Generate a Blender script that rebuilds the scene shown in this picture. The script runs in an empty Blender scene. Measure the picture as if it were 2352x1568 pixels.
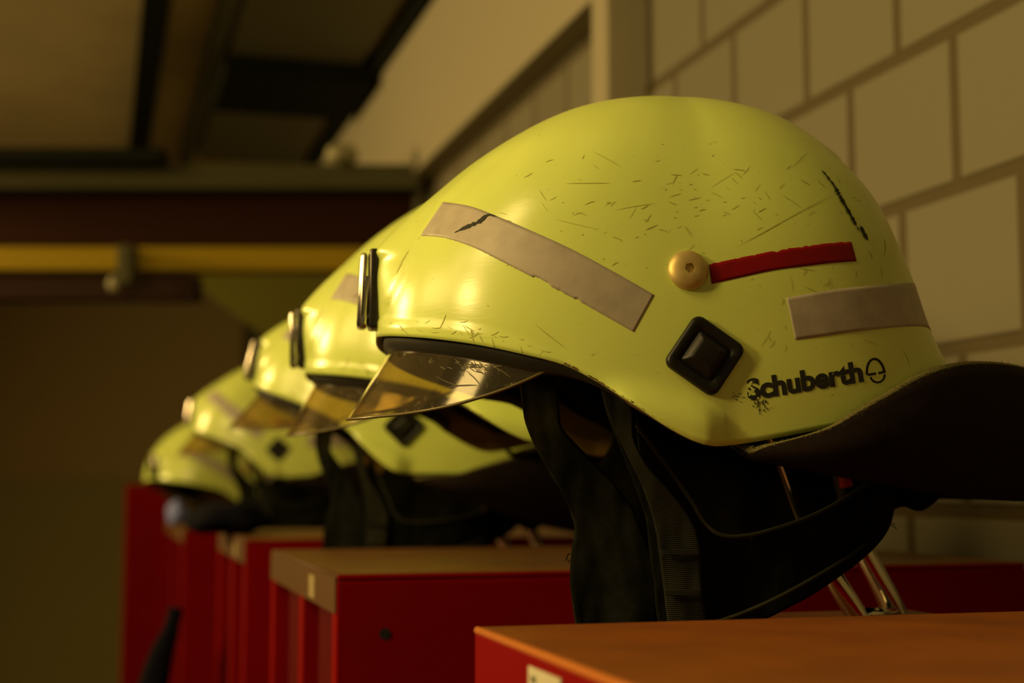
import bpy, bmesh, math, random
from mathutils import Vector, Matrix, noise
from mathutils.bvhtree import BVHTree
random.seed(7)
S = bpy.context.scene
COL = S.collection
PI = math.pi

# ------------------------------------------------------------------ camera
FPX = 3267.0
VPX, VPY = 225.0, 1110.0
PITCH = math.atan((VPY-784)/FPX)
YAW = math.atan((1176-VPX)/FPX*math.cos(PITCH))
fw = Vector((math.sin(YAW)*math.cos(PITCH), math.cos(YAW)*math.cos(PITCH), math.sin(PITCH)))
rt = Vector((math.cos(YAW), -math.sin(YAW), 0))
up = rt.cross(fw)
TOP = 1.80                                   # locker tops
def ray(px, py): return fw + rt*((px-1176)/FPX) + up*((784-py)/FPX)
D0 = 0.55
_r = ray(1088, 1440)
H = -_r.z/_r.y*D0
CAM = Vector((0, 0, TOP+H))
ZC = CAM.z
def at_Y(px, py, Y):
    d = ray(px, py); return CAM + d*(Y/d.y)
def at_X(px, py, X):
    d = ray(px, py); return CAM + d*(X/d.x)
def at_Z(px, py, Z):
    d = ray(px, py); return CAM + d*((Z-ZC)/d.z)
def project(P):
    v = P-CAM; k = v.dot(fw)
    return (1176+FPX*v.dot(rt)/k, 784-FPX*v.dot(up)/k)
cd = bpy.data.cameras.new('camera'); cam = bpy.data.objects.new('camera', cd); COL.objects.link(cam)
cam.matrix_world = Matrix(((rt.x, up.x, -fw.x, CAM.x), (rt.y, up.y, -fw.y, CAM.y), (rt.z, up.z, -fw.z, CAM.z), (0, 0, 0, 1)))
cd.sensor_width = 36; cd.lens = 36*FPX/2352; cd.clip_start = 0.02; cd.clip_end = 100
cd.dof.use_dof = True; cd.dof.focus_distance = 0.655; cd.dof.aperture_fstop = 6.3
S.camera = cam

# ------------------------------------------------------------------ materials
def mat(name, col, rough=0.5, metal=0.0, spec=0.5, coat=0.0):
    m = bpy.data.materials.new(name); m.use_nodes = True
    b = m.node_tree.nodes['Principled BSDF']
    b.inputs['Base Color'].default_value = (*col, 1); b.inputs['Roughness'].default_value = rough
    b.inputs['Metallic'].default_value = metal; b.inputs['Specular IOR Level'].default_value = spec
    b.inputs['Coat Weight'].default_value = coat
    return m
def nt(m): return m.node_tree.nodes, m.node_tree.links, m.node_tree.nodes['Principled BSDF']
def ramp(n, a, b, ca=(0, 0, 0, 1), cb=(1, 1, 1, 1)):
    r = n.new('ShaderNodeValToRGB'); e = r.color_ramp.elements
    e[0].position = a; e[1].position = b; e[0].color = ca; e[1].color = cb
    return r
def speckle(m, c2, scale=60, lo=.45, hi=.65, bump=0.0, detail=6, stretch=None, bscale=None, dist=.001):
    n, l, b = nt(m)
    tc = n.new('ShaderNodeTexCoord'); mp = n.new('ShaderNodeMapping'); l.new(tc.outputs['Object'], mp.inputs[0])
    if stretch: mp.inputs['Scale'].default_value = stretch
    t = n.new('ShaderNodeTexNoise'); t.inputs['Scale'].default_value = scale; t.inputs['Detail'].default_value = detail
    l.new(mp.outputs[0], t.inputs['Vector'])
    c1 = tuple(b.inputs['Base Color'].default_value)
    r = ramp(n, lo, hi, c1, (*c2, 1)); l.new(t.outputs['Fac'], r.inputs[0]); l.new(r.outputs[0], b.inputs['Base Color'])
    if bump:
        t2 = n.new('ShaderNodeTexNoise'); t2.inputs['Scale'].default_value = bscale or scale*4; t2.inputs['Detail'].default_value = 4
        l.new(tc.outputs['Object'], t2.inputs['Vector'])
        bp = n.new('ShaderNodeBump'); bp.inputs['Strength'].default_value = bump; bp.inputs['Distance'].default_value = dist
        l.new(t2.outputs['Fac'], bp.inputs['Height']); l.new(bp.outputs[0], b.inputs['Normal'])
    return m

M = {}
# fluorescent lacquer of the shell
m = M['shell'] = mat('fluorescent_lacquer', (.64, .76, .19), .27, spec=.6)
n, l, b = nt(m)
tc = n.new('ShaderNodeTexCoord')
t = n.new('ShaderNodeTexNoise'); t.inputs['Scale'].default_value = 14; t.inputs['Detail'].default_value = 5; l.new(tc.outputs['Object'], t.inputs['Vector'])
r = ramp(n, .35, .7, (.64, .76, .19, 1), (.58, .70, .17, 1)); l.new(t.outputs['Fac'], r.inputs[0])
t3 = n.new('ShaderNodeTexNoise'); t3.inputs['Scale'].default_value = 260; t3.inputs['Detail'].default_value = 3; l.new(tc.outputs['Object'], t3.inputs['Vector'])
r3 = ramp(n, .70, .78); l.new(t3.outputs['Fac'], r3.inputs[0])
mx = n.new('ShaderNodeMixRGB'); mx.inputs[2].default_value = (.17, .16, .03, 1)
mm = n.new('ShaderNodeMath'); mm.operation = 'MULTIPLY'; mm.inputs[1].default_value = .55
l.new(r3.outputs[0], mm.inputs[0]); l.new(mm.outputs[0], mx.inputs[0]); l.new(r.outputs[0], mx.inputs[1]); l.new(mx.outputs[0], b.inputs['Base Color'])
t2 = n.new('ShaderNodeTexNoise'); t2.inputs['Scale'].default_value = 420; t2.inputs['Detail'].default_value = 2
mp = n.new('ShaderNodeMapping'); mp.inputs['Scale'].default_value = (.3, .3, 1.6); mp.inputs['Rotation'].default_value = (0, .5, 0)
l.new(tc.outputs['Object'], mp.inputs[0]); l.new(mp.outputs[0], t2.inputs['Vector'])
bp = n.new('ShaderNodeBump'); bp.inputs['Strength'].default_value = .10; bp.inputs['Distance'].default_value = .0004
l.new(t2.outputs['Fac'], bp.inputs['Height']); l.new(bp.outputs[0], b.inputs['Normal'])

M['tape'] = speckle(mat('grey_reflective_tape', (.40, .36, .31), .5), (.33, .295, .25), 90, .4, .7, bump=.12, bscale=1500, dist=.0003)
M['redtape'] = speckle(mat('red_tape', (.22, .002, .005), .6, spec=.2), (.19, .002, .004), 120)
M['scuff'] = mat('black_scuff', (.012, .013, .006), .8)
m = M['scratch'] = mat('olive_scratch', (.40, .42, .07), .6)
m = M['print'] = mat('black_print', (.010, .012, .008), .6)
n, l, b = nt(m)
tc = n.new('ShaderNodeTexCoord'); t = n.new('ShaderNodeTexNoise'); t.inputs['Scale'].default_value = 420; t.inputs['Detail'].default_value = 3
l.new(tc.outputs['Object'], t.inputs['Vector'])
sp = n.new('ShaderNodeSeparateXYZ'); l.new(tc.outputs['UV'], sp.inputs[0])
mr = n.new('ShaderNodeMapRange'); mr.inputs[1].default_value = 0; mr.inputs[2].default_value = .34; mr.inputs[3].default_value = .075; mr.inputs[4].default_value = -.2
l.new(sp.outputs[0], mr.inputs[0])
ad = n.new('ShaderNodeMath'); l.new(t.outputs['Fac'], ad.inputs[0]); l.new(mr.outputs[0], ad.inputs[1])
r = ramp(n, .60, .64, (.010, .012, .008, 1), (.64, .76, .19, 1)); l.new(ad.outputs[0], r.inputs[0]); l.new(r.outputs[0], b.inputs['Base Color'])

M['rubber'] = mat('black_rubber', (.008, .008, .007), .4, spec=.3)
M['gasket'] = mat('black_gasket', (.012, .010, .006), .5)
M['liner'] = mat('black_liner', (.008, .008, .007), .9, spec=.1)
M['brass'] = speckle(mat('worn_brass', (.66, .52, .21), .5, .6), (.56, .43, .17), 150, .4, .7)
M['steel'] = mat('polished_steel', (.62, .57, .50), .16, 1.0)
M['darksteel'] = mat('blackened_steel', (.05, .045, .035), .25, .7)
M['chrome'] = mat('chrome', (.75, .72, .62), .08, 1.0)
M['cloth'] = speckle(mat('black_cloth', (.0042, .005, .0035), .9, spec=.08), (.007, .008, .005), 160, .4, .7, bump=.5, bscale=1400, dist=.0006)
m = M['webbing'] = mat('black_webbing', (.026, .026, .017), .85, spec=.2)
n, l, b = nt(m)
tc = n.new('ShaderNodeTexCoord'); wv = n.new('ShaderNodeTexWave'); wv.bands_direction = 'Y'; wv.inputs['Scale'].default_value = 42; wv.inputs['Distortion'].default_value = .4
l.new(tc.outputs['UV'], wv.inputs['Vector'])
r = ramp(n, .2, .8, (.006, .007, .004, 1), (.022, .022, .013, 1)); l.new(wv.outputs['Fac'], r.inputs[0]); l.new(r.outputs[0], b.inputs['Base Color'])
bp = n.new('ShaderNodeBump'); bp.inputs['Strength'].default_value = .6; bp.inputs['Distance'].default_value = .0006; l.new(wv.outputs['Fac'], bp.inputs['Height']); l.new(bp.outputs[0], b.inputs['Normal'])
M['leather'] = speckle(mat('dark_leather', (.009, .005, .0035), .85, spec=.12), (.013, .007, .0045), 200, .4, .7, bump=.25, bscale=900, dist=.0005)
M['fuzz'] = mat('frayed_leather_edge', (.15, .14, .055), .95, spec=.1)
# visor: thin amber polycarbonate with worn patches
m = M['visor'] = bpy.data.materials.new('amber_visor'); m.use_nodes = True
n = m.node_tree.nodes; l = m.node_tree.links
for x in list(n): n.remove(x)
out = n.new('ShaderNodeOutputMaterial')
tr = n.new('ShaderNodeBsdfTransparent'); tr.inputs[0].default_value = (.78, .64, .28, 1)
gl = n.new('ShaderNodeBsdfGlossy'); gl.inputs['Roughness'].default_value = .10; gl.inputs['Color'].default_value = (1, .97, .88, 1)
fr = n.new('ShaderNodeFresnel'); fr.inputs['IOR'].default_value = 1.5
m1 = n.new('ShaderNodeMixShader'); frm = n.new('ShaderNodeMath'); frm.operation = 'MULTIPLY'; frm.inputs[1].default_value = 1.1; l.new(fr.outputs[0], frm.inputs[0])
ge = n.new('ShaderNodeNewGeometry'); mf = n.new('ShaderNodeMix'); mf.inputs[3].default_value = .04; l.new(ge.outputs['Backfacing'], mf.inputs[0]); l.new(frm.outputs[0], mf.inputs[2]); l.new(mf.outputs[0], m1.inputs[0]); l.new(tr.outputs[0], m1.inputs[1]); l.new(gl.outputs[0], m1.inputs[2])
df = n.new('ShaderNodeBsdfDiffuse'); df.inputs[0].default_value = (.42, .36, .2, 1)
tc = n.new('ShaderNodeTexCoord'); t = n.new('ShaderNodeTexNoise'); t.inputs['Scale'].default_value = 330; t.inputs['Detail'].default_value = 5; t.inputs['Roughness'].default_value = .7
l.new(tc.outputs['Object'], t.inputs['Vector']); r = ramp(n, .56, .72); l.new(t.outputs['Fac'], r.inputs[0])
tb = n.new('ShaderNodeTexNoise'); tb.inputs['Scale'].default_value = 42; tb.inputs['Detail'].default_value = 2
l.new(tc.outputs['Object'], tb.inputs['Vector']); rb = ramp(n, .50, .66); l.new(tb.outputs['Fac'], rb.inputs[0])
mu = n.new('ShaderNodeMath'); mu.operation = 'MULTIPLY'; l.new(r.outputs[0], mu.inputs[0]); l.new(rb.outputs[0], mu.inputs[1])
ad = n.new('ShaderNodeMath'); ad.operation = 'ADD'; ad.inputs[1].default_value = .05; ad.use_clamp = True; l.new(mu.outputs[0], ad.inputs[0])
m2 = n.new('ShaderNodeMixShader'); l.new(ad.outputs[0], m2.inputs[0]); l.new(m1.outputs[0], m2.inputs[1]); l.new(df.outputs[0], m2.inputs[2])
l.new(m2.outputs[0], out.inputs[0])
M['visoredge'] = mat('visor_edge', (.10, .075, .02), .3)
M['visorscr'] = mat('visor_scratch', (.10, .08, .03), .6)

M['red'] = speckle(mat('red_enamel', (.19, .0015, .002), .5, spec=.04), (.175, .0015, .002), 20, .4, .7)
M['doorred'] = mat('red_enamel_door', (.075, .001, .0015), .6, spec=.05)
m = M['toptan'] = speckle(mat('orange_brown_sheen_top', (.24, .068, .0065), .42), (.19, .054, .007), 26, .38, .66, bump=.35, bscale=900, dist=.0004)  # wall's reflection on the red enamel top, painted into the base colour
M['topdull'] = speckle(mat('brown_sheen_top', (.15, .066, .010), .45), (.12, .052, .009), 26, .38, .66, bump=.35, bscale=900, dist=.0004)  # same wall reflection on the farther red tops, painted in duller
M['edge'] = mat('orange_highlight', (.46, .13, .012), .4); M['oldtag'] = mat('yellowed_tag', (.26, .20, .085), .7)  # the orange is a painted highlight for the rounded front edge
M['header'] = mat('brown_header', (.08, .034, .006), .6, spec=.2)
M['paper'] = speckle(mat('cream_paper', (.50, .47, .35), .8), (.45, .42, .31), 60)
M['ink'] = mat('grey_ink', (.12, .11, .08), .8)
M['hole'] = mat('black_hole', (.004, .003, .003), .9)
M['blue'] = mat('blue_fabric', (.16, .20, .55), .8)
M['navy'] = mat('navy_fabric', (.005, .005, .010), .95, spec=.05)
M['pale'] = mat('pale_plastic', (.75, .68, .5), .4)
M['orange'] = mat('orange_sleeve', (.8, .09, .01), .5)

# ------------------------------------------------------------------ object helpers
def link(name, me, material=None, parent=None, smooth=True):
    o = bpy.data.objects.new(name, me); COL.objects.link(o)
    if material and not me.materials: me.materials.append(material)
    if smooth:
        for p in me.polygons: p.use_smooth = True
    if parent: o.parent = parent
    return o
def from_bm(name, bm, material, parent=None, smooth=False):
    bmesh.ops.recalc_face_normals(bm, faces=bm.faces[:])
    me = bpy.data.meshes.new(name); bm.to_mesh(me); bm.free()
    return link(name, me, material, parent, smooth)
def tag(o, label=None, cat=None, group=None, kind=None):
    if label: o['label'] = label
    if cat: o['category'] = cat
    if group: o['group'] = group
    if kind: o['kind'] = kind
    return o
def empty(name, loc, rz=0):
    o = bpy.data.objects.new(name, None); o.location = loc; o.rotation_euler = (0, 0, rz); o.empty_display_size = .05; COL.objects.link(o); return o
def box(bm, x0, x1, y0, y1, z0, z1, bev=0.0, seg=2):
    g = bmesh.ops.create_cube(bm, size=1)
    for v in g['verts']:
        v.co = Vector(((x0+x1)/2+v.co.x*(x1-x0), (y0+y1)/2+v.co.y*(y1-y0), (z0+z1)/2+v.co.z*(z1-z0)))
    if bev:
        es = list({e for v in g['verts'] for e in v.link_edges})
        bmesh.ops.bevel(bm, geom=es, offset=bev, segments=seg, affect='EDGES', profile=.5)
def boxobj(name, dims, material, parent=None, bev=0.0):
    bm = bmesh.new(); box(bm, *dims, bev=bev)
    return from_bm(name, bm, material, parent)
def lerp_poly(pts, n):
    """resample polyline of tuples to n points by arc length (first two coords), Catmull-Rom smooth"""
    P = [tuple(map(float, p)) for p in pts]; fine = []
    for i in range(len(P)-1):
        p0 = P[max(i-1, 0)]; p1 = P[i]; p2 = P[i+1]; p3 = P[min(i+2, len(P)-1)]
        for k in range(12):
            t = k/12
            fine.append(tuple(.5*((2*b_)+(-a_+c_)*t+(2*a_-5*b_+4*c_-d_)*t*t+(-a_+3*b_-3*c_+d_)*t**3) for a_, b_, c_, d_ in zip(p0, p1, p2, p3)))
    fine.append(P[-1]); L = [0]
    for a_, b_ in zip(fine, fine[1:]): L.append(L[-1]+math.dist(a_[:2], b_[:2]))
    res = []; j = 0
    for k in range(n):
        s = L[-1]*k/(n-1)
        while j < len(L)-2 and L[j+1] < s: j += 1
        d = L[j+1]-L[j]; t = 0 if d == 0 else (s-L[j])/d
        res.append(tuple(a_+(b_-a_)*t for a_, b_ in zip(fine[j], fine[j+1])))
    return res
def interp(pts, x):
    if x <= pts[0][0]: return pts[0][1]
    for (a_, b_), (c_, d_) in zip(pts, pts[1:]):
        if x <= c_: return b_+(d_-b_)*(x-a_)/(c_-a_)
    return pts[-1][1]
def sstep(a_, b_, x):
    t = min(1, max(0, (x-a_)/(b_-a_))); return t*t*(3-2*t)
def grid_mesh(name, rows, uv=None, closed=False):
    nr = len(rows); nc = len(rows[0]); vs = [p for r_ in rows for p in r_]; fs = []
    for i in range(nr-1):
        for j in range(nc if closed else nc-1):
            k = (j+1) % nc
            fs.append((i*nc+j, i*nc+k, (i+1)*nc+k, (i+1)*nc+j))
    me = bpy.data.meshes.new(name); me.from_pydata([tuple(v) for v in vs], [], fs)
    if uv:
        u = me.uv_layers.new()
        for lp in me.loops:
            i, j = divmod(lp.vertex_index, nc); u.data[lp.index].uv = uv(i, j)
    me.update(); return me
def solid(o, th, off=-1):
    md = o.modifiers.new('thickness', 'SOLIDIFY'); md.thickness = th; md.offset = off; return o
def tube(bm, pts, rad, seg=12, cap=True):
    pts = [Vector(p) for p in pts]; rings = []
    nrm = None
    for i, p in enumerate(pts):
        d = (pts[min(i+1, len(pts)-1)]-pts[max(i-1, 0)]).normalized()
        if nrm is None:
            nrm = d.orthogonal().normalized()
        nrm = (nrm-d*nrm.dot(d)).normalized(); bn = d.cross(nrm)
        r_ = rad[i] if isinstance(rad, (list, tuple)) else rad
        rings.append([bm.verts.new(p+nrm*math.cos(2*PI*k/seg)*r_+bn*math.sin(2*PI*k/seg)*r_) for k in range(seg)])
    for a_, b_ in zip(rings, rings[1:]):
        for k in range(seg): bm.faces.new((a_[k], a_[(k+1) % seg], b_[(k+1) % seg], b_[k]))
    if cap: bm.faces.new(rings[0][::-1]); bm.faces.new(rings[-1])

# ------------------------------------------------------------------ the fire helmet (nearest one), local frame: x to its back, y to its far side, z up
_c = ray(1540, 800)
O1 = CAM + _c*0.755
HY = math.radians(8)
EX = Vector((math.cos(HY), -math.sin(HY), 0)); EY = Vector((math.sin(HY), math.cos(HY), 0)); EZ = Vector((0, 0, 1))
RZ1 = math.atan2(EX.y, EX.x)
LC = CAM-O1; LCAM = Vector((LC.dot(EX), LC.dot(EY), LC.dot(EZ)))
def lray(px, py):
    d = ray(px, py); return Vector((d.dot(EX), d.dot(EY), d.dot(EZ)))
def T(px, py, y=0.0):
    d = lray(px, py); return LCAM + d*((y-LCAM.y)/d.y)
def lproj(p): return project(O1 + EX*p[0] + EY*p[1] + EZ*p[2])
def solve_z(x, y, f, z=0.0):
    """height of the point above plan position (x, y) whose image lies on the curve f(px) = py"""
    for _ in range(12):
        px, _py = lproj((x, y, z)); py = f(px)
        d = lray(px, py); k = math.hypot(x-LCAM.x, y-LCAM.y)/math.hypot(d.x, d.y)
        z = LCAM.z + d.z*k
    return z
RIM = [(862, 776), (880, 772), (920, 772), (1000, 778), (1100, 792), (1200, 813), (1290, 836), (1360, 870), (1440, 920), (1510, 970),
       (1560, 1000), (1600, 1018), (1640, 1025), (1690, 1021), (1760, 1010), (1850, 993), (1950, 976), (2050, 962), (2150, 952), (2300, 942)]
RIMS = lerp_poly(RIM, 160)
FRONT = [(1540, 220), (1400, 231), (1300, 256), (1200, 303), (1080, 380), (985, 458), (915, 520), (862, 577), (862, 600), (863, 640), (864, 700), (866, 776)]
FSIDE = [(1540, 220), (1400, 231), (1300, 256), (1200, 303), (1080, 382), (990, 462), (932, 534), (896, 598), (874, 655), (864, 705), (862, 742), (866, 776)]
BACK = [(1540, 220), (1640, 228), (1740, 250), (1830, 288), (1910, 345), (1988, 430), (2048, 526), (2090, 625), (2116, 700), (2148, 782), (2186, 850), (2228, 905), (2270, 942)]
FOBS, SOBS, BOBS = list(FRONT), list(FSIDE), list(BACK)
NP = 129; NT = 100; BW = .119; NEX = 2.5
TRIM = [0.0]
def plan(phi, k=1.0):
    c, s = math.cos(phi), math.sin(phi)
    a_ = AF if c > 0 else AB
    return (XT-k*a_*math.copysign(abs(c)**(2/NEX), c), -k*BW*math.copysign(abs(s)**(2/NEX), s))
def norm_curve(pts, a_, z0):
    q = [(T(*p).x, T(*p).z) for p in pts]
    nq = [(abs(x-XT)/a_, (z-z0)/(ZT-z0)) for x, z in q]; nq[0] = (0, 1); nq[-1] = (1, 0)
    return lerp_poly(nq, NT)
def setup():
    global XT, ZT, AF, AB, rim, CF, CF2, CB
    apex = T(*FRONT[0]); XT, ZT = apex.x, apex.z
    AF = XT-T(*FRONT[-1]).x; AB = T(*BACK[-1]).x-XT
    rim = []
    for i in range(NP):
        x, y = plan(PI*i/(NP-1)); rim.append(Vector((x, y, solve_z(x, y, lambda q: interp(RIMS, q)))))
    CF = norm_curve(FRONT, AF, rim[0].z); CF2 = norm_curve(FSIDE, AF, rim[0].z); CB = norm_curve(BACK, AB, rim[-1].z)
def rim_at(phi):
    phi = abs(phi); t = min(max(phi/PI*(NP-1), 0), NP-1.001); i = int(t); return rim[i].lerp(rim[i+1], t-i)
CS = lerp_poly([(0, 1), (.2, .984), (.4, .94), (.57, .87), (.74, .765), (.855, .645), (.925, .535), (.965, .42), (.99, .29), (1.003, .14), (1, 0)], NT)
CREASE = [(868, 770), (881, 705), (938, 596), (967, 544), (1013, 464), (1116, 372), (1208, 303)]
BROW = [(862, 735), (1000, 744), (1100, 757), (1200, 782), (1250, 808), (1290, 838)]
FLARE = [(1380, 850), (1500, 868), (1620, 900), (1720, 960)]
def seg_dist(px, py, poly):
    best = 1e9; side = 1
    for (a_, b_), (c_, d_) in zip(poly, poly[1:]):
        ux, uy = c_-a_, d_-b_; t = min(1, max(0, ((px-a_)*ux+(py-b_)*uy)/(ux*ux+uy*uy)))
        dx, dy = px-a_-ux*t, py-b_-uy*t; dd = math.hypot(dx, dy)
        if dd < best: best = dd; side = 1 if ux*dy-uy*dx > 0 else -1
    return best*side
def shell_base(phi, t):
    R = rim_at(phi); c = math.cos(phi)
    wf = max(0, c)**3; wb = max(0, -c)**2; ws = 1-wf-wb
    f = t*(NT-1); i = min(int(f), NT-2); u = f-i
    def g(C): return (C[i][0]+(C[i+1][0]-C[i][0])*u, C[i][1]+(C[i+1][1]-C[i][1])*u)
    a_, b_, s_ = g(CF2), g(CB), g(CS)
    yq = abs(a_[0]*R.y)
    if c > 0 and yq < .045:
        a2 = g(CF); wc = 1-sstep(.010, .045, yq); a_ = (a_[0]+(a2[0]-a_[0])*wc, a_[1]+(a2[1]-a_[1])*wc)
    rho = wf*a_[0]+wb*b_[0]+ws*s_[0]; zeta = wf*a_[1]+wb*b_[1]+ws*s_[1]
    q = sstep(.25, .95, t); aph = abs(phi)
    ex_ = -(AF if c > 0 else AB)*c; ey_ = -BW*math.sin(aph)
    gx = ex_+(R.x-XT-ex_)*q; gy = ey_+(R.y-ey_)*q
    return Vector((XT+rho*gx, rho*(gy if phi >= 0 else -gy), R.z+zeta*(ZT-R.z)))
NPHI = 256; NTT = 110
def shell_rows(t0=0.0, t1=1.0, nt_=NTT, inset=0.0, disp=True):
    half = []
    for j in range(NPHI//2+1):
        phi = PI*j/(NPHI//2); colm = []
        for i in range(nt_):
            t = t0+(t1-t0)*i/(nt_-1)
            tt = max(t, .004)
            p = shell_base(phi, tt); e = 1e-3
            du = shell_base(min(phi+e, PI), tt)-shell_base(phi-e, tt); dv = shell_base(phi, min(tt+e, 1))-shell_base(phi, max(tt-e, .001))
            nrm = dv.cross(du)
            nrm = nrm.normalized() if nrm.length > 0 else Vector((0, 0, 1))
            d = -inset
            if disp and t > .02:
                px, py = lproj(p)
                if px < 1300:
                    sd = seg_dist(px, py, CREASE)          # >0 : lower right of the crease
                    fade = sstep(1230, 1120, px)*sstep(760, 720, py)
                    if sd > -12: d -= .0019*sstep(-9, 9, sd)*math.exp(-max(sd, 0)/70)*fade
                    d += .0008*sstep(-4, 4, py-interp(BROW, px))*sstep(1300, 1260, px)
                if 1360 < px < 1700:
                    d += 0.0068*sstep(0, 85, py-interp(FLARE, px))*sstep(1370, 1450, px)*sstep(1655, 1630, px)
            colm.append(p+nrm*d)
        half.append(colm)
    rows = []
    for i in range(nt_):
        row = [half[j][i] for j in range(NPHI//2+1)]
        row += [Vector((half[j][i].x, -half[j][i].y, half[j][i].z)) for j in range(NPHI//2-1, 0, -1)]
        rows.append(row)
    return rows
def fit():
    """bring the outline of the shell, as seen, onto the outline read off the photograph"""
    for it in range(9):
        setup()
        P = []
        for j in range(-48, 49):
            for i in range(1, 61):
                q = shell_base(PI*abs(j)/48, i/60)
                P.append(lproj((q.x, q.y if j < 0 else -q.y, q.z)))
        lst = {}
        for k, (ox, oy) in enumerate(FOBS[:-5]):            # crown, front slope
            sl = (FOBS[k-1][1]-FOBS[k+1][1])/(FOBS[k-1][0]-FOBS[k+1][0]) if k else 0
            m_ = [py-sl*(px-ox) for px, py in P if abs(px-ox) < 14]
            if m_ and k < 6: dlt = oy-min(m_); lst[k] = dlt
        for k in lst: FRONT[k] = (FRONT[k][0], FRONT[k][1]+.7*lst[k])
        for k in range(7, len(FOBS)):                        # brow front
            m_ = [px for px, py in P if abs(py-FOBS[k][1]) < 12]
            if m_: FRONT[k] = (FRONT[k][0]+.7*(FOBS[k][0]-min(m_)), FRONT[k][1])
        for k in range(1, len(BACK)-1):
            ox, oy = BOBS[k]
            if k < 5:
                sl = (BOBS[k+1][1]-BOBS[k-1][1])/(BOBS[k+1][0]-BOBS[k-1][0]); m_ = [py-sl*(px-ox) for px, py in P if abs(px-ox) < 14]
                if m_: BACK[k] = (BACK[k][0], BACK[k][1]+.7*(oy-min(m_)))
            else:
                sl = (BOBS[k+1][0]-BOBS[k-1][0])/(BOBS[k+1][1]-BOBS[k-1][1]); m_ = [px-sl*(py-oy) for px, py in P if abs(py-oy) < 9]
                if m_: BACK[k] = (BACK[k][0]+.7*(ox-max(m_)), BACK[k][1])
        dlast = BACK[-2][0]-BOBS[-2][0]; BACK[-1] = (BOBS[-1][0]+dlast, BOBS[-1][1])
        BACK[0] = FRONT[0]; FSIDE[0] = FRONT[0]
        for k in range(1, 6): FSIDE[k] = (SOBS[k][0], SOBS[k][1]+(FRONT[k][1]-FOBS[k][1]))
        for k in range(6, len(FSIDE)): FSIDE[k] = (SOBS[k][0]+FRONT[-1][0]-FOBS[-1][0], FSIDE[k][1])
    setup()
    print('FIT', FRONT, BACK)
fit()
root1 = empty('fire_helmet', O1, RZ1)
me = grid_mesh('shell', shell_rows(.004), closed=True)
bm = bmesh.new(); bm.from_mesh(me)
bm.verts.ensure_lookup_table()
top = [v for v in bm.verts[:NPHI]]; bmesh.ops.pointmerge(bm, verts=top, merge_co=Vector((XT, 0, ZT)))
bmesh.ops.recalc_face_normals(bm, faces=bm.faces[:])
if max(bm.faces, key=lambda f: f.calc_center_median().z).normal.z < 0: bmesh.ops.reverse_faces(bm, faces=bm.faces[:])
bm.to_mesh(me); BVH = BVHTree.FromBMesh(bm); bm.free()
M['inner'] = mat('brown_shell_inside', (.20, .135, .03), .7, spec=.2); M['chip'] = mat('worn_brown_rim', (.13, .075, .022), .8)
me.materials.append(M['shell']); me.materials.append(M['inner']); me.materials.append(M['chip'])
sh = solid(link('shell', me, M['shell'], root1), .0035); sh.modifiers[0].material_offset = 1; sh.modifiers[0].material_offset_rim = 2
def hit(px, py, off=.0004):
    d = lray(px, py).normalized(); loc, nrm, _, _ = BVH.ray_cast(LCAM, d)
    if loc is None:
        loc, nrm, _, _ = BVH.find_nearest(LCAM+d*.66)
    if nrm.dot(d) > 0: nrm = -nrm
    return loc+nrm*off, nrm
def grazing(px, py):
    d = lray(px, py).normalized(); loc, nrm, _, _ = BVH.ray_cast(LCAM, d)
    return loc is None or abs(nrm.dot(d)) < .12
def decal(name, a_, b_, material, parent=root1, n=None, off=.0002, jag=None, th=.0001, wrap=0):
    L = sum(math.dist(p, q) for p, q in zip(a_, a_[1:])); n = n or max(4, int(L/5)); W = max(2, int(math.dist(a_[0], b_[0])/8)+1)
    A = lerp_poly(a_, n); B = lerp_poly(b_, n); rows = []
    for i in range(n):
        (ax, ay), (bx, by) = A[i], B[i]
        if jag: ax, ay, bx, by = jag(ax, ay, bx, by)
        rw = []
        for k in range(W+1):
            d = lray(ax+(bx-ax)*k/W, ay+(by-ay)*k/W).normalized(); loc, nrm, _, _ = BVH.ray_cast(LCAM, d)
            grazing = loc is None or abs(nrm.dot(d)) < .16
            if (grazing or (rows and rows[-1][k][1])) and len(rows) > 1:   # past the limb: carry on round the surface
                a1, a2 = rows[-1][k][0], rows[-2][k][0]; st = (a1-a2)
                loc, nrm, _, _ = BVH.find_nearest(a1+st); nrm = nrm if nrm.dot(loc-Vector((XT, 0, ZT-.1))) > 0 else -nrm
                rw.append((loc+nrm*off, True))
            else:
                rw.append((loc+(nrm if nrm.dot(d) < 0 else -nrm)*off, False))
        rows.append(rw)
    for _ in range(wrap):
        rw = []
        for k in range(W+1):
            a1, a2 = rows[-1][k][0], rows[-2][k][0]
            loc, nrm, _, _ = BVH.find_nearest(a1+(a1-a2).normalized()*.004); nrm = nrm if nrm.dot(loc-Vector((XT, 0, ZT-.1))) > 0 else -nrm
            rw.append((loc+nrm*off, True))
        rows.append(rw)
    rows = [[p for p, _ in rw] for rw in rows]
    o = link(name, grid_mesh(name, rows), material, parent)
    if th: solid(o, th, 0)
    return o
def jag1(ax, ay, bx, by):
    if 1235 < bx < 1350:
        by += -9*max(0, noise.noise(Vector((bx*.09, 3, 0))))-3*noise.noise(Vector((bx*.3, 9, 0)))
    if 1225 < bx < 1262: by -= 5
    return ax, ay, bx+noise.noise(Vector((bx*.2, 0, 0))), by+noise.noise(Vector((bx*.2, 5, 0)))
o = decal('reflective_strip', [(1018, 464), (1080, 474), (1140, 496), (1220, 530), (1310, 571), (1400, 619), (1502, 677)],
      [(966, 541), (1020, 546), (1085, 567), (1150, 599), (1240, 645), (1340, 697), (1455, 762)], M['tape'], jag=jag1)
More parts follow.
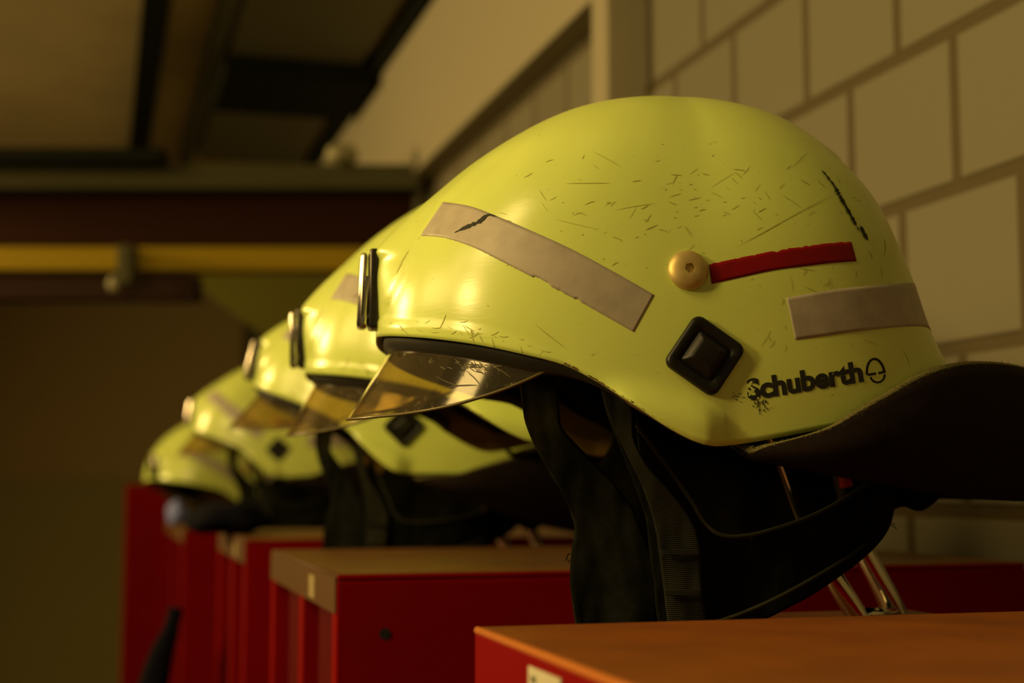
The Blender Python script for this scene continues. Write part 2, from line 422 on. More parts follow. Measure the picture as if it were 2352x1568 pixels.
def jag2(ax, ay, bx, by):
    return ax, ay+1.5*noise.noise(Vector((ax*.15, 0, 2))), bx, by
decal('reflective_strip', [(1806, 684), (1860, 674), (1930, 663), (2000, 656), (2040, 653), (2070, 652)],
      [(1826, 780), (1880, 773), (1950, 763), (2020, 755), (2060, 751), (2092, 749)], M['tape'], jag=jag2, wrap=12)
def jag3(ax, ay, bx, by):
    return ax, ay+2.5*noise.noise(Vector((ax*.11, 1, 2)))+(4 if 1780 < ax < 1790 else 0), bx, by
decal('red_strip', [(1628, 607), (1700, 592), (1780, 576), (1850, 566), (1910, 558), (1955, 556)],
      [(1634, 652), (1700, 637), (1780, 620), (1850, 611), (1910, 604), (1967, 600)], M['redtape'], jag=jag3)
# scuffs: one mesh of thin marks lying on the lacquer
def marks(name, strokes, material, off=.0007, rough=.5):
    vs, fs = [], []
    for pts, w in strokes:
        L = sum(math.dist(p, q) for p, q in zip(pts, pts[1:])); n = max(3, int(L/4)); A = lerp_poly(pts, n); k0 = len(vs)
        if any(grazing(*q) for q in A): continue
        for i in range(n):
            x, y = A[i]; x2, y2 = A[min(i+1, n-1)]; x1, y1 = A[max(i-1, 0)]; dl = math.hypot(x2-x1, y2-y1) or 1
            nx, ny = -(y2-y1)/dl, (x2-x1)/dl; e = i/(n-1)
            ww = w*.5*(min(1, 4*e, 4*(1-e))+.12)*(1+rough*noise.noise(Vector((x*.25, y*.25, w))))
            vs.append(hit(x+nx*ww, y+ny*ww, off)[0]); vs.append(hit(x-nx*ww, y-ny*ww, off)[0])
        for i in range(n-1): fs.append((k0+2*i, k0+2*i+1, k0+2*i+3, k0+2*i+2))
    me = bpy.data.meshes.new(name); me.from_pydata([tuple(v) for v in vs], [], fs); me.update()
    return link(name, me, material, root1)
scuffs = [([(1897, 404), (1915, 428), (1928, 452), (1943, 478), (1958, 505), (1973, 534)], 6), ([(1975, 520), (1984, 538), (1992, 553)], 7),
          ([(1886, 392), (1897, 404), (1908, 420)], 3), ([(1045, 535), (1066, 525), (1085, 517), (1103, 509), (1117, 497), (1127, 494), (1143, 499)], 7)]
for q in scuffs:
    o = marks('scuff', [q], M['scuff'], .0005, 1.1); o['label'] = 'black scuff mark'
scr = []
R_ = random.Random(3)
for _ in range(115):
    x = R_.gauss(1560, 190); y = R_.gauss(470, 85)
    if not (1060 < x < 1985 and 330 < y < 640): continue
    a_ = R_.choice([-.5, -.4, -.3, .4, .3, -.9, .9, -.1]) + R_.gauss(0, .15); L = R_.uniform(6, 34) if R_.random() < .88 else R_.uniform(50, 110)
    scr.append(([(x, y), (x+L*.5*math.cos(a_), y+L*.5*math.sin(a_)+R_.uniform(-2, 2)), (x+L*math.cos(a_), y+L*math.sin(a_))], R_.uniform(.7, 1.8)))
for _ in range(46):
    x = R_.uniform(1690, 2080); y = R_.uniform(560, 820); a_ = R_.uniform(-1.6, 1.6); L = R_.uniform(10, 46)
    scr.append(([(x, y), (x+L*.5*math.cos(a_)+3, y+L*.5*math.sin(a_)), (x+L*math.cos(a_), y+L*math.sin(a_))], R_.uniform(.7, 1.5)))
for _ in range(34):
    x = R_.uniform(885, 1240); y = interp([(862, 735), (1000, 746), (1100, 760), (1200, 788), (1260, 815)], x)+R_.gauss(3, 9); a_ = R_.gauss(.15, .6); L = R_.uniform(6, 40)
    scr.append(([(x, y), (x+L*.5*math.cos(a_), y+L*.5*math.sin(a_)+2), (x+L*math.cos(a_), y+L*math.sin(a_))], R_.uniform(.8, 2.2)))
scr += [([(1920, 445), (1840, 485), (1760, 530), (1690, 568)], 1.6), ([(910, 630), (925, 598), (940, 574)], 2.4), ([(1230, 745), (1260, 770), (1300, 800)], 1.6)]
o = marks('scratch', scr, M['scratch'], .00018); o['label'] = 'fine olive scratches in the lacquer'
chip = []
for _ in range(90):                           # chipped lower rim
    x = R_.uniform(1290, 1640); y = interp(RIMS, x)-R_.uniform(0, 4); L = R_.uniform(4, 16)
    chip.append(([(x, y), (x+L*.5, interp(RIMS, x+L*.5)-R_.uniform(0, 6)), (x+L, interp(RIMS, x+L)-R_.uniform(0, 3))], R_.uniform(1.5, 5)))
o = marks('worn_rim', chip, M['chip'], .0002); o['label'] = 'brown chipped lower rim'
smud = []
for _ in range(34):
    x = R_.gauss(1745, 12); y = R_.gauss(926, 8); smud.append(([(x, y), (x+R_.uniform(-3, 3), y+4), (x+R_.uniform(-4, 4), y+R_.uniform(5, 10))], R_.uniform(1, 3)))
for _ in range(12):
    x = R_.gauss(1695, 8); y = R_.gauss(912, 6); smud.append(([(x, y), (x+3, y+2), (x+R_.uniform(4, 8), y+3)], R_.uniform(1, 2)))
marks('smudge', smud, M['scuff'], .0002)
# lettering
fc = bpy.data.curves.new('lettering', 'FONT'); fc.body = 'Schuberth'; fc.size = 1; fc.offset = .042; fc.resolution_u = 4; fc.space_character = .98
fo = bpy.data.objects.new('lettering_source', fc); COL.objects.link(fo)
dg = bpy.context.evaluated_depsgraph_get(); me = bpy.data.meshes.new_from_object(fo.evaluated_get(dg)); bpy.data.objects.remove(fo)
bm = bmesh.new(); bm.from_mesh(me)
bmesh.ops.remove_doubles(bm, verts=bm.verts[:], dist=1e-5)
for _ in range(2):
    bmesh.ops.subdivide_edges(bm, edges=[e for e in bm.edges if e.calc_length() > .12], cuts=1, use_grid_fill=False)
    bmesh.ops.triangulate(bm, faces=bm.faces[:])
xs = [v.co.x for v in bm.verts]; x0, x1 = min(xs), max(xs); ys = [v.co.y for v in bm.verts]; y1 = max(ys); y0 = 0
uvl = bm.loops.layers.uv.active or bm.loops.layers.uv.new()
for f in bm.faces:
    for lp in f.loops: lp[uvl].uv = ((lp.vert.co.x-x0)/(x1-x0), (lp.vert.co.y)/y1)
for v in bm.verts:
    u = (v.co.x-x0)/(x1-x0); w = v.co.y/y1
    px = 1718+u*266-w*7; py = 918-u*44-w*47
    v.co = hit(px, py, .0002)[0]
bm.to_mesh(me); bm.free(); me.materials.clear(); link('lettering', me, M['print'], root1, smooth=False)
# emblem beside the lettering: open dome, base line and a lower bow
def arc(cx, cy, rx, ry, a0, a1, rot=-.13, n=16):
    res = []
    for k in range(n):
        a_ = a0+(a1-a0)*k/(n-1); x = rx*math.cos(a_); y = -ry*math.sin(a_)
        res.append((cx+x*math.cos(rot)-y*math.sin(rot), cy+x*math.sin(rot)+y*math.cos(rot)))
    return res
emb = [(arc(2011, 858, 20, 34, 0, PI), 5.5), ([(1992, 861), (2003, 859), (2012, 858)], 5.5), ([(2017, 857), (2026, 855), (2034, 853)], 5.5),
       (arc(2015, 861, 16.5, 17, PI+.15, 2*PI-.02), 4.5)]
vs, fs = [], []
for pts, w in emb:
    A = lerp_poly(pts, 22); k0 = len(vs)
    for i, (x, y) in enumerate(A):
        (xa, ya), (xb, yb) = A[max(i-1, 0)], A[min(i+1, 21)]; dl = math.hypot(xb-xa, yb-ya); nx, ny = -(yb-ya)/dl*w/2, (xb-xa)/dl*w/2
        vs += [hit(x+nx, y+ny, .0002)[0], hit(x-nx, y-ny, .0002)[0]]
    fs += [(k0+2*i, k0+2*i+1, k0+2*i+3, k0+2*i+2) for i in range(21)]
me = bpy.data.meshes.new('emblem'); me.from_pydata([tuple(v) for v in vs], [], fs); link('emblem', me, M['rubber'], root1)

def frame_at(px, py, dx, dy):
    c, nrm = hit(px, py, 0); 
    def on_plane(a_, b_):
        d = lray(a_, b_); return LCAM+d*((c-LCAM).dot(nrm)/d.dot(nrm))
    ax = (on_plane(px+dx, py+dy)-c); ay = nrm.cross(ax)
    return c, nrm, ax, ay, on_plane
# brass screw head with hex socket
c, nrm, ax, ay, onp = frame_at(1580, 621, 46, 0)
rr = ax.length; ax.normalize(); ay.normalize()
bm = bmesh.new(); rings = []
prof = [(1.0, -.0012), (1.0, .0009), (.96, .0017), (.86, .0026), (.7, .0034), (.5, .0039), (.34, .0041)]
NS = 48
for (q, h) in prof: rings.append([bm.verts.new(c+nrm*h+(ax*math.cos(2*PI*k/NS)+ay*math.sin(2*PI*k/NS))*rr*q) for k in range(NS)])
def hexr(a_): a_ = (a_ % (PI/3))-PI/6; return math.cos(PI/6)/math.cos(a_)
for h in (.0041, .0022): rings.append([bm.verts.new(c+nrm*h+(ax*math.cos(2*PI*k/NS+.2)+ay*math.sin(2*PI*k/NS+.2))*rr*.27*hexr(2*PI*k/NS)) for k in range(NS)])
for a_, b_ in zip(rings, rings[1:]):
    for k in range(NS): bm.faces.new((a_[k], a_[(k+1) % NS], b_[(k+1) % NS], b_[k]))
bm.faces.new(rings[-1])
scw = from_bm('screw', bm, M['brass'], root1, True); scw['label'] = 'brass screw head with hex socket'
md = scw.modifiers.new('edges', 'EDGE_SPLIT'); md.split_angle = .7
# black rubber lamp mount: rounded square with a raised pyramid
cs = [(1522, 836), (1602, 720), (1713, 803), (1640, 914)]
c, nrm, ax, ay, onp = frame_at(1618, 817, 30, 0)
cp = [onp(*q) for q in cs]
ex = ((cp[2]-cp[1])+(cp[3]-cp[0])).normalized(); ey = nrm.cross(ex); hs = ((cp[2]-cp[1]).length+(cp[1]-cp[0]).length)/4
if (cp[1]-cp[0]).dot(ey) < 0: ey = -ey
def rsq(q, h, rc, n=8):
    res = []; s = hs*q; r_ = hs*rc*q
    for sx, sy, a0 in ((1, 1, 0), (-1, 1, PI/2), (-1, -1, PI), (1, -1, 1.5*PI)):
        for k in range(n): a_ = a0+PI/2*k/(n-1); res.append(c+nrm*h+ex*(sx*(s-r_)+r_*math.cos(a_))+ey*(sy*(s-r_)+r_*math.sin(a_)))
    return res
bm = bmesh.new(); rings = []
for q, h, rc in ((1.0, -.004, .3), (1.0, .0012, .3), (.985, .0022, .3), (.93, .0029, .3), (.86, .0031, .28), (.66, .0027, .2), (.63, .0018, .2), (.60, .0018, .2), (.57, .0028, .18), (.36, .0052, .12), (.30, .0055, .1)):
    rings.append([bm.verts.new(p) for p in rsq(q, h, rc)])
for a_, b_ in zip(rings, rings[1:]):
    N_ = len(a_)
    for k in range(N_): bm.faces.new((a_[k], a_[(k+1) % N_], b_[(k+1) % N_], b_[k]))
bm.faces.new(rings[-1])
o = from_bm('lamp_mount', bm, M['rubber'], root1, True); o['label'] = 'black rubber rounded square mount'

# forehead clip: dark back plate and polished bar, seen edge on
fx = T(866, 660).x
zt, zb = T(866, 577).z, T(866, 757).z
bm = bmesh.new(); box(bm, fx-.0045, fx+.002, -.011, .011, zb, zt, .0018, 3)
cl = from_bm('clip_plate', bm, M['darksteel'], root1, True)
bm = bmesh.new(); box(bm, fx-.0088, fx-.0052, -.009, .009, zb+.001, zt-.002, .0019, 3)
box(bm, fx-.0085, fx-.0035, -.0085, .0085, zb+.002, zt-.014, .0012, 2); box(bm, fx-.0088, fx-.003, -.009, .009, zb+.0004, zb+.007, .002, 3)
# lean the bar out at its foot, as worn
for v in bm.verts: v.co.x -= .0016*(zt-v.co.z)/(zt-zb)
from_bm('clip_bar', bm, M['steel'], root1, True)

# gasket below the brow and visor
def inset_pt(phi, k, dz):
    R = rim_at(phi); s = 1 if phi >= 0 else -1
    return Vector((XT+(R.x-XT)*k, s*R.y*k, R.z+dz))
PT = 1.20
NG = 90
phis = [-PT-.12+(2*PT+.24)*i/(NG-1) for i in range(NG)]
rows = []
for k, dz in ((.975, .004), (.974, -.001), (.966, -.0058), (.945, -.0075), (.925, -.006), (.92, .004)):
    rows.append([inset_pt(p, k, dz*(1-sstep(PT-.25, PT+.12, abs(p))*(.9 if dz < 0 else 0))) for p in phis])
solid(link('gasket', grid_mesh('gasket', rows), M['gasket'], root1), .001)
VB = lerp_poly([(797, 963), (830, 960), (870, 956), (920, 951), (980, 942), (1040, 930), (1100, 913), (1160, 893), (1220, 868), (1280, 838)], 80)
LOW = T(797, 963)
# angle at which the visor meets the temple
PV = min((abs(lproj(inset_pt(p, .955, -.003))[0]-1276), p) for p in [i*.01 for i in range(40, 140)])[1]
NV = 81; rows = [[] for _ in range(15)]
up_front = inset_pt(0, .95, -.004)
grow = (XT-LOW.x)/(XT-up_front.x)
for i in range(NV):
    phi = -PV+2*PV*i/(NV-1); q = abs(phi)/PV
    U = inset_pt(phi, .95, -.004)
    g = 1+(grow-1)*(1-q**2.2)
    lx, ly = XT+(U.x-XT)*g, U.y*(1+(grow-1)*.95*(1-q**2))
    lz = solve_z(lx, -abs(ly), lambda v: interp(VB, v), U.z-.02)
    if ly > 0: lz += .10*ly+.3*ly*ly
    Lo = Vector((lx, ly, min(lz, U.z-.0005)))
    for k in range(15): rows[k].append(U.lerp(Lo, k/14))
vme = grid_mesh('visor', rows)
fc_ = min(vme.polygons, key=lambda p: p.center.x)
if fc_.normal.x > 0: vme.flip_normals()
vis = link('visor', vme, M['visor'], root1); vis['label'] = 'scratched clear amber visor'
bm = bmesh.new(); tube(bm, [p for p in rows[-1]], .0008, 6); e = from_bm('visor_edge', bm, M['visoredge'], vis, True)
vbm = bmesh.new(); vbm.from_mesh(vis.data); VBVH = BVHTree.FromBMesh(vbm); vbm.free()
def vhit(px, py):
    d = lray(px, py).normalized(); loc, nrm, _, _ = VBVH.ray_cast(LCAM, d)
    return None if loc is None else loc-d*.0004
vs, fs = [], []
vstr = [([(1075, 856), (1090, 868), (1100, 880), (1103, 886)], 2.6), ([(1000, 864), (1040, 882), (1075, 886)], 1.3), ([(1030, 890), (1060, 884), (1100, 884)], 1.6), ([(1130, 842), (1150, 850), (1175, 868)], 1.5)]
for _ in range(60):
    x = R_.gauss(1080, 26); y = R_.gauss(838, 7); a_ = R_.gauss(.5, .4); L = R_.uniform(5, 18); vstr.append(([(x, y), (x+L/2*math.cos(a_), y+L/2*math.sin(a_)), (x+L*math.cos(a_), y+L*math.sin(a_))], R_.uniform(.8, 2.4)))
for pts, w in vstr:
    A = lerp_poly(pts, 8); k0 = len(vs); ok = True; loc = []
    for i, (x, y) in enumerate(A):
        (xa, ya), (xb, yb) = A[max(i-1, 0)], A[min(i+1, 7)]; dl = math.hypot(xb-xa, yb-ya) or 1; e_ = min(1, i/2+.2, (7-i)/2+.2)
        for s in (1, -1):
            h = vhit(x-s*(yb-ya)/dl*w/2*e_, y+s*(xb-xa)/dl*w/2*e_)
            if h is None: ok = False; break
            loc.append(h)
        if not ok: break
    if ok:
        vs += loc; fs += [(k0+2*i, k0+2*i+1, k0+2*i+3, k0+2*i+2) for i in range(7)]
me = bpy.data.meshes.new('visor_scratch'); me.from_pydata([tuple(v) for v in vs], [], fs); link('visor_scratch', me, M['visorscr'], vis)

# padded liner inside the shell
rows = [[Vector((XT+(p.x-XT)*.985, p.y*.97, p.z-.003)) for p in r_] for r_ in shell_rows(.004, .93, 34, .010, False)]
me = grid_mesh('liner', rows, closed=True); link('liner', me, M['liner'], root1)
def hb(phi, dz, k): R = rim_at(phi); return Vector((XT+(R.x-XT)*k, (1 if phi >= 0 else -1)*R.y*k, R.z+dz))
rows = [[hb(-PI+2*PI*j/96, dz, k) for j in range(96)] for k, dz in ((.68, .06), (.68, .045), (.69, .030), (.70, .018), (.74, .012))]
solid(link('headband', grid_mesh('headband', rows, closed=True), M['liner'], root1), .002)

# leather neck flap with a frayed cut edge
FT = lerp_poly([(1688, 1022, -.112), (1725, 1037, -.119), (1780, 1029, -.123), (1850, 1012, -.125), (1910, 990, -.125), (1970, 953, -.122), (2040, 912, -.115), (2110, 872, -.106), (2180, 848, -.094), (2250, 841, -.078), (2330, 848, -.058), (2400, 870, -.032), (2440, 890, 0)], 70)
FB = lerp_poly([(1688, 1026, -.112), (1720, 1041, -.117), (1790, 1056, -.119), (1880, 1073, -.120), (1970, 1092, -.118), (2060, 1112, -.113), (2150, 1131, -.104), (2230, 1141, -.092), (2310, 1147, -.076), (2390, 1149, -.055), (2450, 1149, -.030), (2480, 1149, 0)], 70)
def flap_rows():
    rows = []
    for k in range(13):
        near = []
        for i in range(70):
            a_ = T(*FT[i]); b_ = T(*FB[i]); u = k/12
            p = a_.lerp(b_, u); bulge = math.sin(u*PI)*.010*sstep(0, 20, i)
            p += Vector((.3, -1, 0)).normalized()*bulge*(1-i/69) + Vector((1, 0, 0))*bulge*(i/69)
            near.append(p)
        far = [Vector((p.x, -p.y, p.z)) for p in near[-2::-1]]
        rows.append(near+far)
    return rows
fr_ = flap_rows()
fl = solid(link('neck_flap', grid_mesh('neck_flap', fr_), M['leather'], root1), .003); fl['label'] = 'dark brown leather neck flap'
bm = bmesh.new(); edge = fr_[0]; tube(bm, edge, [.0004+.0022*min(1, i/6, (len(edge)-1-i)/6) for i in range(len(edge))], 8)
for _ in range(4200):
    i = R_.randrange(0, 70); u = R_.random(); p = edge[i].lerp(edge[min(i+1, len(edge)-1)], u)
    p = p+Vector((R_.uniform(-1, 1), R_.uniform(-1.6, 1.0), R_.uniform(-.6, 1.1)))*.0019
    d = Vector((R_.gauss(0, .7), R_.gauss(-.4, .6), R_.gauss(.5, .5))).normalized()*R_.uniform(.0008, .0026)
    s = Vector((R_.gauss(0, 1), R_.gauss(0, 1), R_.gauss(0, 1))).normalized()*.00014
    a_, b_, c_ = bm.verts.new(p+s), bm.verts.new(p-s), bm.verts.new(p+d); bm.faces.new((a_, b_, c_))
from_bm('flap_edge', bm, M['fuzz'], fl, True)

# black neck cloth and chin webbing
def sheet(name, A, B, material, parent=root1, n=60, m_=16, th=.0016, wr=.0022, seed=0, label=None):
    A = lerp_poly(A, n); B = lerp_poly(B, n); rows = []
    for i in range(n):
        row = []
        for k in range(m_):
            u = k/(m_-1); px, py, y = (a_+(b_-a_)*u for a_, b_ in zip(A[i], B[i]))
            y += wr*(noise.noise(Vector((px*.012+seed, py*.004, seed)))*1.5+.5*noise.noise(Vector((px*.04, py*.012, seed+4))))
            row.append(T(px, py, y))
        rows.append(row)
    o = solid(link(name, grid_mesh(name, rows, uv=lambda i, k: (k/(m_-1), i/(n-1))), material, parent), th, 0)
    if label: o['label'] = label
    return o
sheet('neck_cloth', [(1195, 850, -.070), (1197, 900, -.070), (1203, 950, -.070), (1222, 1005, -.068), (1250, 1060, -.066), (1285, 1120, -.064), (1312, 1180, -.062), (1321, 1215, -.062), (1313, 1265, -.062), (1309, 1330, -.062), (1317, 1390, -.062), (1330, 1475, -.062)],
      [(1272, 850, -.080), (1280, 900, -.081), (1284, 945, -.082), (1290, 985, -.083), (1335, 1035, -.083), (1385, 1085, -.082), (1440, 1150, -.080), (1475, 1215, -.078), (1500, 1280, -.076), (1510, 1340, -.075), (1512, 1400, -.075), (1515, 1475, -.075)], M['cloth'], n=80, seed=1, wr=.004)
sheet('neck_cloth', [(1378, 880, -.094), (1395, 950, -.095), (1425, 1030, -.093), (1455, 1105, -.090), (1480, 1180, -.088), (1500, 1260, -.087), (1512, 1340, -.086), (1520, 1400, -.086), (1527, 1475, -.086)],
      [(1420, 880, -.097), (1432, 950, -.098), (1460, 1030, -.096), (1492, 1105, -.093), (1515, 1180, -.091), (1525, 1260, -.090), (1533, 1340, -.089), (1540, 1400, -.089), (1547, 1475, -.089)], M['cloth'], n=70, m_=8, seed=2, wr=.001, label='stitched black hem')
strap = sheet('chin_strap', [(1375, 870, -.098), (1390, 930, -.099), (1412, 985, -.099), (1445, 1050, -.098), (1475, 1115, -.096), (1498, 1185, -.094), (1512, 1250, -.093), (1520, 1320, -.092), (1530, 1400, -.092), (1540, 1475, -.092)],
      [(1448, 900, -.101), (1453, 960, -.102), (1456, 1010, -.102), (1490, 1075, -.101), (1545, 1135, -.099), (1590, 1200, -.097), (1607, 1255, -.096), (1610, 1320, -.095), (1618, 1400, -.095), (1640, 1475, -.095)], M['webbing'], n=90, m_=14, seed=3, wr=.0012, label='black ribbed webbing strap')
sheet('strap_keeper', [(1517, 1262, -.0965), (1519, 1275, -.0965)], [(1608, 1260, -.099), (1609, 1273, -.099)], M['webbing'], parent=strap, n=6, m_=10, wr=.0002, th=.002)
sheet('strap_keeper', [(1526, 1355, -.0960), (1530, 1368, -.0960)], [(1612, 1352, -.099), (1614, 1366, -.099)], M['webbing'], parent=strap, n=6, m_=10, wr=.0002, th=.002)
band = sheet('nape_band', [(1462, 950, -.088), (1500, 1020, -.090), (1545, 1085, -.091), (1585, 1145, -.092), (1615, 1195, -.092), (1660, 1227, -.092), (1720, 1226, -.090), (1790, 1208, -.087), (1860, 1183, -.082), (1930, 1148, -.074), (2000, 1100, -.062), (2060, 1070, -.045), (2110, 1050, -.02)],
      [(1462, 975, -.088), (1480, 1150, -.088), (1500, 1330, -.089), (1530, 1475, -.090), (1640, 1470, -.090), (1745, 1428, -.089), (1800, 1400, -.087), (1850, 1374, -.084), (1920, 1328, -.077), (1985, 1278, -.066), (2030, 1228, -.052), (2048, 1180, -.036), (2040, 1140, -.02)], M['cloth'], n=110, m_=20, seed=5, wr=.002)
M['hem'] = mat('black_hem', (.035, .037, .020), .9, spec=.1)
bm = bmesh.new()
for pts in ([(1462, 975, -.0905), (1545, 1090, -.0935), (1590, 1153, -.0945), (1618, 1200, -.0945), (1660, 1230, -.0945), (1720, 1229, -.0925), (1790, 1211, -.0895), (1860, 1186, -.0845), (1930, 1151, -.0765), (1995, 1108, -.066)],
            [(1640, 1430, -.094), (1700, 1410, -.093), (1780, 1375, -.0915), (1860, 1332, -.087), (1930, 1290, -.079), (1985, 1250, -.070)]):
    tube(bm, [T(*p) for p in lerp_poly(pts, 60)], .0011, 6)
from_bm('hem', bm, M['hem'], band, True)
for pts in ([(2046, 1205, -.04), (2054, 1210, -.04), (2059, 1214, -.04)], [(2046, 1200, -.04), (2056, 1204, -.04)], [(1309, 1270, -.063), (1303, 1276, -.063), (1300, 1288, -.063)], [(1310, 1285, -.063), (1305, 1292, -.063)]):
    bm = bmesh.new(); tube(bm, [T(*p) for p in pts], .0003, 4); from_bm('thread', bm, M['cloth'], band)
sheet('nape_lining', [(2010, 1060, -.03), (2080, 1060, -.03), (2180, 1080, -.02), (2230, 1100, -.01)], [(2035, 1178, -.035), (2075, 1163, -.032), (2118, 1172, -.028), (2175, 1125, -.02)], M['cloth'], n=30, m_=10, seed=8, wr=.001)
# far half of the cloth, seen through the opening
sheet('neck_cloth', [(1425, 900, .075), (1412, 1000, .075), (1380, 1060, .075), (1350, 1110, .075), (1340, 1250, .075), (1350, 1440, .075)],
      [(1960, 930, .055), (1985, 1030, .050), (1990, 1110, .048), (1960, 1180, .052), (1880, 1250, .058), (1700, 1440, .06)], M['cloth'], n=40, m_=30, seed=11, wr=.004)

LOC1 = 'front yellow fire helmet with brass screw, black lettering and amber visor, hanging neck cloth'
tag(root1, LOC1, 'helmet', 'yellow fire helmets along the lockers')

# ------------------------------------------------------------------ further helmets in the row
def kids(o): return [c_ for c_ in bpy.data.objects if c_.parent == o]
def copy_tree(o, parent=None, skip=()):
    c_ = o.copy(); COL.objects.link(c_)
    if parent: c_.parent = parent
    for ch in kids(o):
        if ch.name.split('.')[0] not in skip: copy_tree(ch, c_, skip)
    return c_
FREE = ('lettering', 'emblem', 'smudge', 'thread')
HARN = ('neck_cloth', 'chin_strap', 'nape_band', 'nape_lining')
def place(shift, yaw=0, pitch=0, roll=0, label='', skip=(), dx=0, dz=0):
    c_ = copy_tree(root1, None, skip)
    c_.location = O1+Vector((dx, shift, dz)); c_.rotation_mode = 'XYZ'
    c_.rotation_euler = (roll, pitch, RZ1+yaw)
    c_['label'] = label
    return c_
Y1 = O1.y
def shift_for(r_): return Y1/r_-Y1
place(shift_for(.725), 0, math.radians(-3), 0, 'second yellow fire helmet, half hidden right behind the front one', HARN+FREE, dz=.009)
place(shift_for(.522), 0, math.radians(10), 0, 'third yellow fire helmet tilted back, black square mount seen below the front visor', FREE, dz=-.010)
place(shift_for(.31), 0, math.radians(7), 0, 'blurred fourth fire helmet, bright highlight on its brow, above the far lockers', FREE, dz=-.008)
place(shift_for(.235), math.radians(38), 0, 0, 'leftmost and lowest blurred fire helmet at the far end of the row', FREE+HARN+('visor', 'gasket'), dz=-.066, dx=-.048)

# ------------------------------------------------------------------ helmet stand below the front helmet
def stand(shift, foot, label):
    r0 = empty('helmet_stand', (0, 0, 0))
    b0 = T(2000, 1440, -.02); bw = O1+EX*b0.x+EY*b0.y+EZ*b0.z
    r0.location = bw+Vector((0, shift, 0))
    def W(px, py, y):
        p = T(px, py, y); return O1+EX*p.x+EY*p.y+EZ*p.z-bw
    for pts, rad in (([(1700, 820, -.02), (1740, 930, -.02), (1790, 1056, -.02), (1838, 1190, -.02), (1912, 1322, -.02), (1958, 1395, -.02), (1990, 1450, -.02)], [.0022, .0022, .0024, .0026, .0052, .0055, .0055]),
                     ([(1850, 820, .015), (1890, 960, .015), (1926, 1080, .015), (1950, 1170, .015), (1985, 1270, .015), (2040, 1375, .015), (2075, 1450, .015)], [.0045, .0045, .005, .0055, .0062, .0065, .0065])):
        P = lerp_poly([(*p, r_) for p, r_ in zip(pts, rad)], 40)
        bm = bmesh.new(); tube(bm, [W(*p[:3]) for p in P], [p[3] for p in P], 16)
        from_bm('rod', bm, M['chrome'], r0, True)
    bm = bmesh.new(); tube(bm, [W(1990, 1412, -.02), W(2060, 1412, .015)], .004, 10); from_bm('cross_bar', bm, M['chrome'], r0, True)
    z0 = W(1850, 1440, .0).z
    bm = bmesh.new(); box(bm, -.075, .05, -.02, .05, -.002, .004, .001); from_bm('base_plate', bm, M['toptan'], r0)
    bm = bmesh.new(); tube(bm, [(.0, .01, 0), (.0, .01, foot-r0.location.z)], .008, 16); from_bm('post', bm, M['chrome'], r0, True)
    bm = bmesh.new(); tube(bm, [W(1938, 1086, -.002), W(1944, 1118, -.002)], .0035, 10); o = from_bm('sleeve', bm, M['orange'], r0, True); o['label'] = 'small orange sleeve'
    tag(r0, label, 'stand', 'chrome helmet stands')
    return r0
stand(0, 0, 'chrome helmet stand of bent rods under the front helmet')
stand(shift_for(.522), 0, 'chrome helmet stand under the third helmet, foot on second locker')

